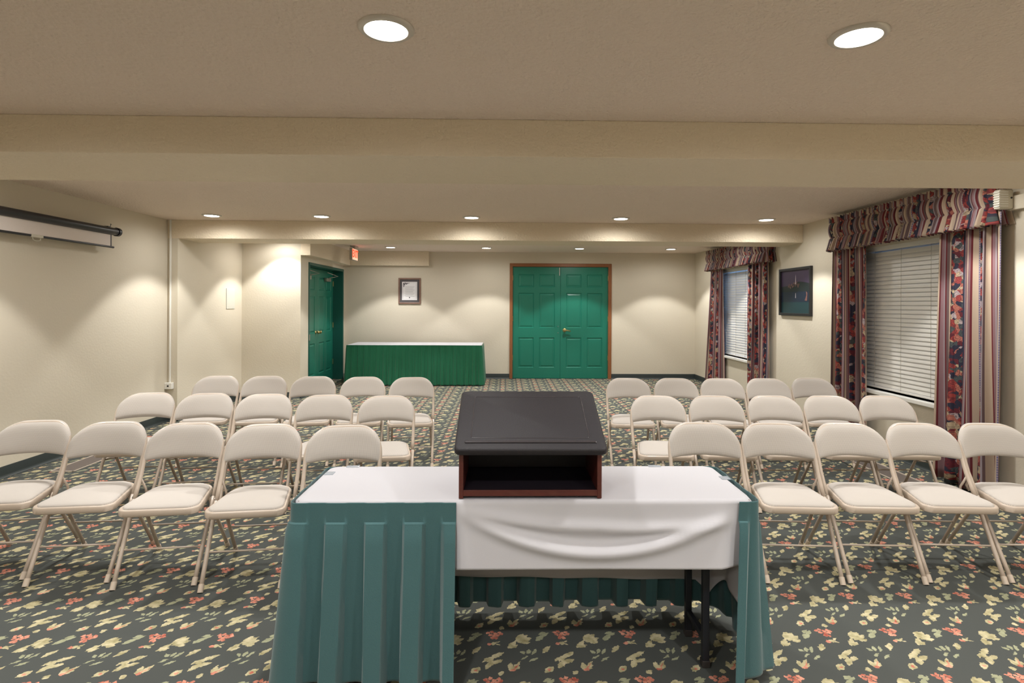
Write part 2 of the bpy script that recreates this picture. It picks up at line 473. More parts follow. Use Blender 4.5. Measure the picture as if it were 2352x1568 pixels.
baseboard('baseboard_back_left', (XD, YB), (0.085, YB), (0, -1))
baseboard('baseboard_back_right', (2.175, YB), (XR, YB), (0, -1))
baseboard('baseboard_right', (XR, YF), (XR, YB), (-1, 0))

# ------------------------------------------------------------------ doors
def panel_leaf(w_, h_, t=0.045):
    """six-panel leaf in local x 0..w, z 0..h, front face at y = 0 facing -y"""
    bm = bmesh.new()
    st, mid = 0.115 * w_ / 0.97, 0.11
    pw = (w_ - 2 * st - mid) / 2
    xs = [0, st, st + pw, st + pw + mid, w_ - st, w_]
    k = h_ / 2.27
    zs = [0, 0.22 * k, 0.83 * k, 1.03 * k, 1.74 * k, 1.86 * k, 2.12 * k, h_]
    rows = {1: 1, 3: 1, 5: 1}
    vmap = {}
    def V(x, y, z):
        key = (round(x, 5), round(y, 5), round(z, 5))
        if key not in vmap: vmap[key] = bm.verts.new((x, y, z))
        return vmap[key]
    for i in range(5):
        for j in range(7):
            x0, x1, z0, z1 = xs[i], xs[i + 1], zs[j], zs[j + 1]
            if i in (1, 3) and j in (1, 3, 5):
                # moulded recess then raised field
                lv = [(0, 0), (0.012, 0.012), (0.020, 0.012), (0.045, 0.003)]
                for (a, da), (b, db) in zip(lv, lv[1:]):
                    P = [(x0 + a, z0 + a), (x1 - a, z0 + a), (x1 - a, z1 - a), (x0 + a, z1 - a)]
                    Q = [(x0 + b, z0 + b), (x1 - b, z0 + b), (x1 - b, z1 - b), (x0 + b, z1 - b)]
                    for q in range(4):
                        r = (q + 1) % 4
                        bm.faces.new((V(P[q][0], da, P[q][1]), V(P[r][0], da, P[r][1]), V(Q[r][0], db, Q[r][1]), V(Q[q][0], db, Q[q][1])))
                bm.faces.new([V(q[0], 0.003, q[1]) for q in Q])
            else:
                bm.faces.new((V(x0, 0, z0), V(x1, 0, z0), V(x1, 0, z1), V(x0, 0, z1)))
    A = [V(x, 0, 0) for x in xs]; B = [V(x, 0, h_) for x in xs]; Lf = [V(0, 0, z) for z in zs]; R = [V(w_, 0, z) for z in zs]
    c = [bm.verts.new(p) for p in ((0, t, 0), (w_, t, 0), (w_, t, h_), (0, t, h_))]
    bm.faces.new(A[::-1] + [c[0], c[1]]); bm.faces.new(B + [c[2], c[3]])
    bm.faces.new(Lf + [c[3], c[0]]); bm.faces.new(R[::-1] + [c[1], c[2]]); bm.faces.new(c)
    return bm
def hinge_bm(x, z):
    return tubem([(x, -0.006, z - .05), (x, -0.006, z + .05)], 0.008, 8)

# back double door
fr = bmesh.new()
fo, fi = (0.087, 2.173, 2.355), (0.15, 2.105, 2.288)
for (a, b, c, d) in ((fo[0], fi[0], 0, fo[2]), (fi[1], fo[1], 0, fo[2]), (fi[0], fi[1], fi[2], fo[2])):
    box(fr, a, b, YB - .022, YB + .09, c, d, bev=0.005)
d1 = struct(obj('door_1', fr, M['oak']))
lw = (fi[1] - fi[0]) / 2 - 0.003
for s, x in ((0, fi[0] + .001), (1, fi[0] + lw + .005)):
    lf = obj('door_leaf', panel_leaf(lw, fi[2] - .012), M['door'], d1)
    lf.location = (x, YB + .012, 0.008)
    for z in (0.42, 1.22, 2.05):
        hg = obj('hinge', hinge_bm(-0.001 if s == 0 else lw + .001, z), M['brass'], lf)
    if s == 0:
        for z in (0.93, 1.06):
            q = bmesh.new(); lathe(q, [(0.0, -.006), (.008, -.004), (.009, 0.0)], (lw - .045, 0, z), 'Y', 12)
            obj('screw_cap', q, M['alu'], lf, smooth=True)
        obj('flush_bolt', boxm(lw - .028, lw - .012, -.008, 0, 2.10, 2.265, bev=.002), M['alu'], lf)
    else:
        q = bmesh.new()
        lathe(q, [(0.0, -.004), (.036, -.006), (.040, 0.0)], (.085, 0, 0.985), 'Y', 24)
        lathe(q, [(0.014, -.055), (.014, -.004)], (.085, 0, 0.985), 'Y', 16)
        tube(q, [(.085, -.055, .985), (.115, -.06, .985), (.165, -.058, .975), (.205, -.05, .965)], [.017, .014, .012, .009], 10)
        lathe(q, [(0.0, -.085), (.022, -.078), (.027, -.06), (.016, -.048)], (.085, 0, 0.985), 'Y', 20)
        obj('door_handle', q, M['brass'], lf, smooth=True)

# left double door, set back in the wall of the passage
jb = bmesh.new()
xj0, xj1 = XD - .27, XD + .012
box(jb, xj0, xj1, DY0 - .035, DY0 + .012, 0, DZ + .035, bev=.004)
box(jb, xj0, xj1, DY1 - .012, DY1 + .045, 0, DZ + .035, bev=.004)
box(jb, xj0, xj1, DY0, DY1, DZ - .012, DZ + .035, bev=.004)
box(jb, XD - .27, XD - .24, DY0, DY1, 0, DZ)
d2 = struct(obj('door_2', jb, M['door_dk']))
lw2 = (DY1 - DY0) / 2 - .016
for s in (0, 1):
    lf = obj('door_leaf', panel_leaf(lw2, DZ - .03), M['door'], d2)
    lf.rotation_euler = (0, 0, PI / 2)
    lf.location = (XD - .19, DY0 + .014 + s * (lw2 + .004), 0.01)
    for z in (0.35, 1.08, 1.9):
        obj('hinge', hinge_bm(-0.001 if s == 0 else lw2 + .001, z), M['brass'], lf)
    cx = lw2 * (.28 if s == 0 else .45)
    q = bmesh.new(); box(q, cx - .03, cx + .24, -.055, 0, 1.93, 1.995, bev=.006)
    cl = obj('door_closer', q, M['alu'], lf)
    q = bmesh.new(); tube(q, [(cx + .1, -.06, 2.0), (cx + .3, -.17, 2.04), (cx + .02, -.05, 2.10)], .009, 8)
    obj('closer_arm', q, M['alu'], cl, smooth=True)
    kx = lw2 - .06 if s == 0 else .06
    q = bmesh.new(); lathe(q, [(0, -.07), (.022, -.066), (.03, -.05), (.022, -.034), (.012, -.028), (.012, -.006), (.034, -.005), (.036, 0)], (kx, 0, 0.98), 'Y', 20)
    obj('door_knob', q, M['brass'], lf, smooth=True)
q = bmesh.new(); box(q, XD + .012, XD + .02, DY0 - .03, DY0 + .0, 0.90, 1.0, bev=.001)
obj('strike_plate', q, M['alu'], d2)

# ------------------------------------------------------------------ windows with frames, panes, sills
def window(name, Wd, sky):
    y0, y1, z0, z1 = Wd
    q = bmesh.new(); xo = XR + .09
    f = .045
    for (a, b, c, d) in ((y0, y0 + f, z0, z1), (y1 - f, y1, z0, z1), (y0, y1, z0, z0 + f), (y0, y1, z1 - f, z1), (y0, y1, (z0 + z1) / 2 - .025, (z0 + z1) / 2 + .025)):
        box(q, xo, xo + .06, a, b, c, d, bev=.004)
    o = struct(obj(name, q, M['wframe']))
    zm = (z0 + z1) / 2
    obj('window_pane', boxm(xo + .026, xo + .032, y0 + .03, y1 - .03, zm, z1 - .03), M['glass'], o)
    obj('window_pane', boxm(xo + .016, xo + .022, y0 + .03, y1 - .03, z0 + .03, zm), M['glass'], o)
    obj('window_sill', boxm(XR - .055, XR + .10, y0 - .05, y1 + .05, z0 - .04, z0, bev=.006), M['sill'], o)
    return o
window('window_1', W1, 0); window('window_2', W2, 0)
def blind(Wd, label):
    y0, y1, z0, z1 = Wd; y0 += .012; y1 -= .012
    X = XR + .035
    o = tag(empty('window_blind', (X, (y0 + y1) / 2, z1)), label, 'blind', 'slatted blinds at the windows')
    yc = (y0 + y1) / 2; h = (y1 - y0) / 2
    q = boxm(-.025, .03, -h, h, -.045, 0, bev=.003); obj('headrail', q, M['blind'], o)
    q = bmesh.new(); z = -.06; zb = z0 - z1 + .045; n = int((z - zb) / .0415)
    step = (z - zb) / n; tilt = math.radians(73)
    for i in range(n):
        zc = z - step * (i + .5)
        for a, b in ((-1, 1),):
            dx, dz = .025 * math.cos(tilt), .025 * math.sin(tilt)
            # crowned slat: five points across
            pts = []
            for k in range(5):
                t = -1 + k * .5
                cr = .0035 * (1 - t * t)
                pts.append((t * dx * 1 - cr * math.sin(tilt), t * dz * 1 + cr * math.cos(tilt) * .3))
            va = [q.verts.new((px, -h, zc + pz)) for px, pz in pts]
            vb = [q.verts.new((px, h, zc + pz)) for px, pz in pts]
            va2 = [q.verts.new((px + .0022, -h, zc + pz)) for px, pz in pts]
            vb2 = [q.verts.new((px + .0022, h, zc + pz)) for px, pz in pts]
            for k in range(4):
                q.faces.new((va[k], va[k + 1], vb[k + 1], vb[k])); q.faces.new((va2[k + 1], va2[k], vb2[k], vb2[k + 1]))
            q.faces.new((va[0], vb[0], vb2[0], va2[0])); q.faces.new((va[4], va2[4], vb2[4], vb[4]))
    obj('slats', q, M['blind'], o, angle=40)
    obj('bottom_rail', boxm(-.02, .02, -h, h, zb - .028, zb - .006, bev=.004), M['blind'], o)
    for f in (-.68, -.02, .64):
        q = tubem([(-.022, f * h, -.045), (-.022, f * h, zb - .01)], .0016, 6)
        obj('ladder_cord', q, M['cord'], o)
    return o
blind(W1, 'closed off-white slatted blind in the nearer, larger-looking window by the front chairs')
blind(W2, 'closed slatted blind in the far window, bluish dusk light on its upper part')

# drapery
def curtain(yc, wid_top, wid_bot, ztop, zbot, label, shift=0.0, folds=5, seed=1, amp=.045, uoff=0.0, xw=XR - .085):
    """panel hanging at x = xw, spanning yc +- wid/2; far edge at +"""
    rnd = random.Random(seed)
    ph = [rnd.uniform(0, 6.28) for _ in range(4)]
    NU, NV = 150, 26
    P = []
    for j in range(NV):
        t = j / (NV - 1); z = ztop + (zbot - ztop) * t
        wd = wid_top + (wid_bot - wid_top) * t ** 1.3; y_c = yc + shift * t
        row = []
        for i in range(NU):
            s = i / (NU - 1)
            a = amp * (.75 + .45 * t)
            f = math.sin(2 * PI * folds * s + ph[0] + .5 * math.sin(3 * t + ph[2])) + .35 * math.sin(2 * PI * folds * 2.3 * s + ph[1] + t)
            yy = y_c + (s - .5) * wd + .012 * math.sin(2 * PI * folds * 2 * s + ph[3])
            row.append((xw - a * f * .62, yy, z))
        P.append(row)
    mid = P[0]; U = [0.0]
    for a, b in zip(mid, mid[1:]): U.append(U[-1] + math.dist(a, b))
    q = bmesh.new()
    grid(q, NU, NV, lambda i, j: P[j][i], lambda i, j: (U[i] * 1.15 + uoff, P[j][i][2]))
    o = obj('curtain_panel', q, M['drape'], smooth=True); solid(o, .004)
    return tag(o, label, 'curtain', 'striped floral curtain panels')
curtain(6.20, .58, .62, 2.26, .03, 'floral striped curtain panel on the far side of the nearer window', folds=5, seed=3, uoff=.05)
curtain(4.56, .60, .66, 2.26, .02, 'widest floral striped curtain panel, nearest the camera on the right wall', shift=.02, folds=4, seed=8, amp=.06, uoff=.13)
curtain(10.14, .50, .86, 2.26, .03, 'floral striped curtain panel nearest the back wall, flaring toward the floor', shift=.12, folds=5, seed=5, uoff=.2)
curtain(8.46, .64, .68, 2.26, .03, 'floral striped curtain panel beside the dark framed picture', folds=5, seed=12, uoff=.3)
def valance(y0, y1, z1, z0, label, seed):
    rnd = random.Random(seed)
    D = .13                                            # stands off the wall
    path = []                                          # return, front, return
    N = 420
    L1, L2 = D, y1 - y0
    tot = 2 * L1 + L2
    H = z1 - z0
    zs = [0, .03, .06, .10, .14, .155, .20, .24, .28, .33, .38, .44, .50, .56, .60, .64, .72, .80, .88, .95, 1.0]
    nf = int(tot / .052)
    ph = [rnd.uniform(-.8, .8) for _ in range(nf + 3)]
    sway = [rnd.uniform(-.018, .018) for _ in range(nf + 3)]
    P = []
    for t in zs:
        row = []
        # puff of the profile: header ruffle, rod pocket, skirt
        if t < .15: out, am = .012, .010
        elif t < .17: out, am = 0.0, .005
        elif t < .57: out, am = .022 * math.sin(PI * (t - .16) / .42), .013
        elif t < .62: out, am = 0.0, .006
        else: out, am = .035 * (t - .6) / .4 + .004, .016 + .028 * (t - .6)
        for i in range(N):
            s = tot * i / (N - 1)
            c = nf * s / tot; k = int(c); fr_ = c - k
            p = ph[k] * (1 - fr_) + ph[k + 1] * fr_
            sw = (sway[k] * (1 - fr_) + sway[k + 1] * fr_) * (1 if t < .6 else -1) * abs(t - .6) * 2
            o_ = out + am * (math.sin(2 * PI * c + p * 2) + .3 * math.sin(4.6 * PI * c + p))
            if s < L1: x, y, nx, ny = XR - s, y0, 0, -1
            elif s < L1 + L2: x, y, nx, ny = XR - D, y0 + (s - L1), -1, 0
            else: x, y, nx, ny = XR - D + (s - L1 - L2), y1, 0, 1
            dz = .008 * math.sin(2 * PI * c + p) if t in (0, 1.0) else 0
            row.append((min(XR - .002, x + nx * o_), y + ny * o_ + (sw if nx else 0), z1 - H * t + dz))
        P.append(row)
    q = bmesh.new()
    grid(q, N, len(zs), lambda i, j: P[j][i], lambda i, j: (tot * i / (N - 1) * 2.1 + seed * .07, P[j][i][2]))
    o = obj('valance', q, M['drape'], smooth=True); solid(o, .004)
    tag(o, label, 'valance', 'gathered valances over the windows')
    obj('curtain_rod', boxm(XR - D + .012, XR - D + .022, y0 + .01, y1 - .01, z1 - H * .5, z1 - H * .25, bev=.002), M['wframe'], o)
    return o
valance(4.315, 6.50, 2.53, 2.145, 'long gathered floral valance over the nearer window', 2)
valance(8.12, 10.50, 2.52, 2.15, 'gathered floral valance over the far window, partly behind the ceiling beam', 5)

# unseen slabs added outside to hold sky light off the blinds
struct(obj('sky_block_low', boxm(XR + 2.2, XR + 2.4, 2, 15, -.2, 1.35), M['dark_out']))
struct(obj('sky_block_tall', boxm(XR + .9, XR + 1.1, 3, 7.9, -.2, 3.4), M['dark_out']))

# ------------------------------------------------------------------ recessed ceiling lights
def make_light():
    o = empty('ceiling_light')
    q = bmesh.new(); lathe(q, [(.083, -.004), (.083, -.012), (.088, -.014), (.102, -.010), (.108, -.003), (.108, .0)], seg=40)
    # open ring: remove end caps
    q.faces.ensure_lookup_table()
    for f in [f for f in q.faces if len(f.verts) > 8]: q.faces.remove(f)
    obj('trim_ring', q, M['trimring'], o, angle=50)
    q = bmesh.new(); lathe(q, [(0.0, -.0022), (.05, -.0026), (.084, -.0045)], seg=36)
    obj('lens', q, M['lens'], o, smooth=True)
    ld = bpy.data.lights.new('lamp_beam', 'SPOT'); ld.energy = LAMP_W; ld.color = LAMP_COL
    ld.spot_size = math.radians(98); ld.spot_blend = 0.22; ld.shadow_soft_size = 0.06
    l = bpy.data.objects.new('lamp_beam', ld); COL.objects.link(l); l.parent = o; l.location = (0, 0, -.03)
    ld = bpy.data.lights.new('lamp_glow', 'SPOT'); ld.energy = GLOW_W; ld.color = LAMP_COL
    ld.spot_size = math.radians(176); ld.spot_blend = 0.5; ld.shadow_soft_size = 0.08
    l = bpy.data.objects.new('lamp_glow', ld); COL.objects.link(l); l.parent = o; l.location = (0, 0, -.03)
    return o
light0 = make_light(); used = [False]
GL = 'round recessed ceiling lights'
fill_glow = bpy.data.lights['lamp_glow'].copy(); fill_glow.energy = FILL_GLOW_W  # stronger glow for the added fill rows only
near_beam = bpy.data.lights['lamp_beam'].copy(); near_beam.energy = NEAR_LAMP_W
base_beam = bpy.data.lights['lamp_beam']
def put_light(x, y, label):
    o = light0 if not used[0] else copy_tree(light0)
    used[0] = True; o.location = (x, y, ZC)
    for ch in o.children:
        if ch.name.startswith('lamp_beam'): ch.data = base_beam
    return tag(o, label, 'light', GL)
NR = []
NR += [put_light(-.464, 2.19, 'large-looking recessed ceiling light above the table, left one of the near pair')]
NR += [put_light(1.379, 2.19, 'large-looking recessed ceiling light, right one of the near pair')]
NR += [put_light(-2.31, 2.19, 'recessed ceiling light left of the near pair, out over the left chairs')]
NR += [put_light(3.22, 2.19, 'recessed ceiling light right of the near pair, close to right wall')]
for o in NR:
    for ch in o.children:
        if ch.name.startswith('lamp_beam'): ch.data = near_beam
pos5 = ('closest to the left wall', 'second from the left wall', 'in the middle', 'second from the right wall', 'closest to the right wall')
X5 = (-3.55, -2.235, -.417, 1.411, 3.21)
for x, p in zip(X5, pos5): put_light(x, 6.91, 'recessed ceiling light just before the far beam, ' + p)
for x, p in zip(X5, pos5): put_light(x, 4.24, 'recessed ceiling light hidden behind the near beam, ' + p)
for x, p in zip((-3.50, -2.15, -.36, 1.39, 3.13), pos5): put_light(x, 8.75, 'recessed ceiling light hidden behind the far beam, ' + p)
pos4 = ('beside the exit sign', 'above the aisle', 'in front of the oak-framed door', 'near the far curtains')
for x, p in zip((-2.152, -.361, 1.392, 3.125), pos4): put_light(x, 10.64, 'small-looking recessed light near the back wall, ' + p)
# unseen fill rows added at the camera end, their wide glow turned up
for y, t in ((.42, 'overhead by the camera'), (-1.5, 'by the front wall behind the camera')):
    for x, p in zip((-2.9, -.6, 1.5, 3.2), ('far left', 'left of centre', 'right of centre', 'far right')):
        o = put_light(x, y, 'added unseen fill light %s, %s' % (t, p))
        for ch in o.children:
            if ch.name.startswith('lamp_glow'):
                ch.data = fill_glow
            if ch.name.startswith('lamp_beam'): ch.data = near_beam

# ------------------------------------------------------------------ folding chairs
def make_chair():
    t = empty('folding_chair')
    R = .0115
    # side tube profile (y, z) from front foot up to the back top
    def side(z):
        if z < .52: return -.20 + .60 * z
        return -.20 + .312 + (z - .52) * .44
    def wx(z): return .201 + .011 * min(1, z / .4)
    # curved back: tube arch; centre of back sits further back
    def back_y(x, z): return side(z) + .055 * max(0, 1 - (x / .2115) ** 2) * min(1, max(0, (z - .50) / .10))
    for s in (-1, 1):
        pts = [(s * wx(z), side(z), z) for z in (.012, .1, .2, .3, .40)]
        lg = obj('leg', tubem(pts, R, 12), M['frame'], t, smooth=True)
        a = Vector(pts[0]); b = Vector(pts[1]); d = (b - a).normalized()
        obj('foot_cap', tubem([a - d * .013, a + d * .028], .0145, 12), M['cap'], lg, angle=40)
    # arch above
    pts = []
    for z in (.40, .46, .52, .57, .62): pts.append((-wx(z), side(z), z))
    rr = .13; zt = .768; xh = .2115
    for k in range(9):
        a = PI - k * PI / 16
        x = -xh + rr + rr * math.cos(a); z = zt - rr + rr * math.sin(a)
        pts.append((x, back_y(x, z), z))
    for x in (-.05, 0, .05): pts.append((x, back_y(x, zt), zt))
    pts = pts + [(-p[0], p[1], p[2]) for p in pts[::-1] if p[0] < -.051]
    obj('back_frame', tubem(pts, R, 12), M['frame'], t, smooth=True)
    # padded back
    def edge_top(x):
        ax = abs(x); R_ = rr + .010; c_ = .222 - R_
        if ax < c_: return zt + .014
        d = ax - c_; return zt + .014 - R_ + math.sqrt(max(0, R_ * R_ - d * d))
    def edge_bot(x): return .588 + .010 * (1 - (x / .22) ** 2)
    NU, NV = 27, 13
    front, back = [], []
    for i in range(NU):
        x = -.2215 + .4430 * i / (NU - 1)
        for j in range(NV):
            v = j / (NV - 1)
            zb, zt_ = edge_bot(x), max(edge_top(x), edge_bot(x) + .03)
            z = zb + (zt_ - zb) * v
            prof = (1 - abs(2 * v - 1) ** 3.2) * (1 - abs(x / .222) ** 6)
            front.append((x, back_y(x, z) - .001 - .030 * max(0, prof) ** .5, z)); back.append((x, back_y(x, z) + .004 + .012 * max(0, prof) ** .6, z))
    q = bmesh.new()
    grid(q, NU, NV, lambda i, j: front[i * NV + j], lambda i, j: (front[i * NV + j][0], front[i * NV + j][2]))
    grid(q, NU, NV, lambda i, j: back[i * NV + j], lambda i, j: (back[i * NV + j][0], back[i * NV + j][2]))
    def rim(L):
        vs = []
        for i in range(NU): vs.append(L[i * NV])
        for j in range(1, NV): vs.append(L[(NU - 1) * NV + j])
        for i in range(NU - 2, -1, -1): vs.append(L[i * NV + NV - 1])
        for j in range(NV - 2, 0, -1): vs.append(L[j])
        return vs
    fa, ba = rim(front), rim(back)
    ra = [q.verts.new(p) for p in fa]; rb = [q.verts.new(p) for p in ba]
    for k in range(len(ra)):
        q.faces.new((ra[k], ra[(k + 1) % len(ra)], rb[(k + 1) % len(ra)], rb[k]))
    bmesh.ops.remove_doubles(q, verts=q.verts, dist=1e-5)
    obj('backrest', q, M['fabric'], t, smooth=True)
    # seat pan and pad; seat slopes a little to the rear
    out = arc_pts([(-.216, -.175, .055), (.216, -.175, .055), (.162, .205, .10), (-.162, .205, .10)], 7)
    def sz(y): return .408 + (y + .17) * .055
    q = bmesh.new()
    lv = [(-.030, -.036), (-.004, -.036), (0, -.032), (0, -.006), (-.004, 0), (-.012, .001), (-.018, -.004)]
    cx, cy = 0, .015
    def ins(p, d):
        v = Vector((p[0] - cx, p[1] - cy)); L = v.length
        # inset by shrinking along axes
        return (cx + v.x * (1 + d / .2), cy + v.y * (1 + d / .19))
    rings = [[q.verts.new((*ins(p, d), sz(p[1]) + h)) for p in out] for d, h in lv]
    n = len(out)
    for A, B in zip(rings, rings[1:]):
        for k in range(n): q.faces.new((A[k], A[(k + 1) % n], B[(k + 1) % n], B[k]))
    q.faces.new(rings[0])
    obj('seat_pan', q, M['frame'], t, angle=50)
    q = bmesh.new()
    lv = [(-.014, -.004), (-.015, .004), (-.022, .010), (-.045, .015), (-.09, .019), (-.14, .021), (-.17, .0215)]
    rings = [[q.verts.new((*ins(p, d), sz(ins(p, d)[1]) + h)) for p in out] for d, h in lv]
    for A, B in zip(rings, rings[1:]):
        for k in range(n): q.faces.new((A[k], A[(k + 1) % n], B[(k + 1) % n], B[k]))
    q.faces.new(rings[-1])
    lay = q.loops.layers.uv.verify()
    for f in q.faces:
        for l in f.loops: l[lay].uv = (l.vert.co.x, l.vert.co.y)
    obj('seat_pad', q, M['fabric'], t, smooth=True)
    # rear legs
    for s in (-1, 1):
        a, b = Vector((s * .182, .06, .385)), Vector((s * .198, .30, .012))
        lg = obj('leg', tubem([a, a.lerp(b, .5), b], .0105, 12), M['frame'], t, smooth=True)
        d = (a - b).normalized()
        obj('foot_cap', tubem([b - d * .013, b + d * .026], .0135, 12), M['cap'], lg, angle=40)
        # folding links beside the seat
        q = bmesh.new()
        tube(q, [(s * .207, side(.31), .315), (s * .198, .08, .30), (s * .190, .11, .295)], .006, 8)
        obj('folding_link', q, M['frame'], t, smooth=True)
        q = bmesh.new()
        tube(q, [(s * .207, side(.50), .50), (s * .200, .14, .43), (s * .19, .13, .40)], .0065, 8)
        obj('folding_link', q, M['frame'], t, smooth=True)
        q = bmesh.new(); lathe(q, [(0, -.003), (.006, -.002), (.007, .002)], (s * (wx(.4) + .011), side(.41), .41), 'X', 10)
        obj('rivet', q, M['rivet'], t, smooth=True)
    obj('stretcher', tubem([(-wx(.17), side(.17), .17), (wx(.17), side(.17), .17)], .0055, 8), M['frame'], t, smooth=True)
    yr = .06 + .24 * (.385 - .20) / .373
    obj('stretcher', tubem([(-.190, yr, .20), (.190, yr, .20)], .0055, 8), M['frame'], t, smooth=True)
    return t
chair0 = make_chair(); cu = [False]
ORD = ['next to the aisle', 'second from the aisle', 'third from the aisle', 'fourth from the aisle', 'at the wall end']
rows = {
 ('front', 'left'): [(-.957, 3.431), (-1.44, 3.468), (-1.92, 3.500), (-2.401, 3.540), (-2.887, 3.575)],
 ('front', 'right'): [(1.226, 3.515), (1.672, 3.500), (2.124, 3.497), (2.571, 3.496), (3.020, 3.490)],
 ('middle', 'left'): [(-.938, 4.543), (-1.435, 4.583), (-1.929, 4.624), (-2.414, 4.660), (-2.892, 4.684)],
 ('middle', 'right'): [(1.224, 4.559), (1.694, 4.562), (2.167, 4.565), (2.626, 4.568), (3.085, 4.572)],
 ('last', 'left'): [(-.93, 5.684), (-1.415, 5.711), (-1.915, 5.738), (-2.404, 5.760), (-2.881, 5.765)],
 ('last', 'right'): [(1.225, 5.646), (1.699, 5.645), (2.156, 5.632), (2.619, 5.640), (3.100, 5.690)]}
for (r, sd), L in rows.items():
    for i, (x, y) in enumerate(L):
        c = chair0 if not cu[0] else copy_tree(chair0)
        cu[0] = True
        a = (math.radians(6.5) + random.uniform(-.012, .012)) if sd == 'left' else (-math.radians(3.2) + random.uniform(-.012, .012))
        # (x, y) is where the top of the back stands; the chair's origin is 0.24 in front of it
        c.location = (x + .25 * math.sin(a), y - .25 * math.cos(a), 0)
        c.rotation_euler = (0, 0, a)
        tag(c, 'beige padded folding chair in %s row %s of the aisle, %s' % (r, sd, ORD[i]), 'chair', 'beige folding chairs in rows facing the table')

# ------------------------------------------------------------------ presenter's table
TX0, TX1, TY0, TY1, TZ = -.828, .998, 2.248, 2.712, .742
tb = tag(empty('folding_table', ((TX0 + TX1) / 2, (TY0 + TY1) / 2, 0)), 'long narrow folding table with black legs under the white cloth and teal skirt', 'table', 'folding tables with cloths')
ox, oy = tb.location[0], tb.location[1]
obj('tabletop', boxm(TX0 + .01 - ox, TX1 - .01 - ox, TY0 + .01 - oy, TY1 - .01 - oy, TZ - .024, TZ - .004, bev=.004), M['table_under'], tb)
for s in (-1, 1):
    xl = (TX1 - .15 if s > 0 else TX0 + .15) - ox
    for yy in (TY0 + .12, TY1 - .12):
        q = bmesh.new(); box(q, xl - .014, xl + .014, yy - oy - .014, yy - oy + .014, .0, TZ - .024, bev=.003)
        lg = obj('leg', q, M['black_steel'], tb)
        obj('foot_cap', boxm(xl - .017, xl + .017, yy - oy - .017, yy - oy + .017, 0, .03, bev=.003), M['slot'], lg)
    obj('cross_bar', boxm(xl - .01, xl + .01, TY0 + .12 - oy, TY1 - .12 - oy, .10, .125, bev=.003), M['black_steel'], tb)
    q = bmesh.new(); tube(q, [(xl, 0, .42), (xl - s * .32, 0, TZ - .03)], .009, 8)
    obj('brace', q, M['black_steel'], tb, smooth=True)

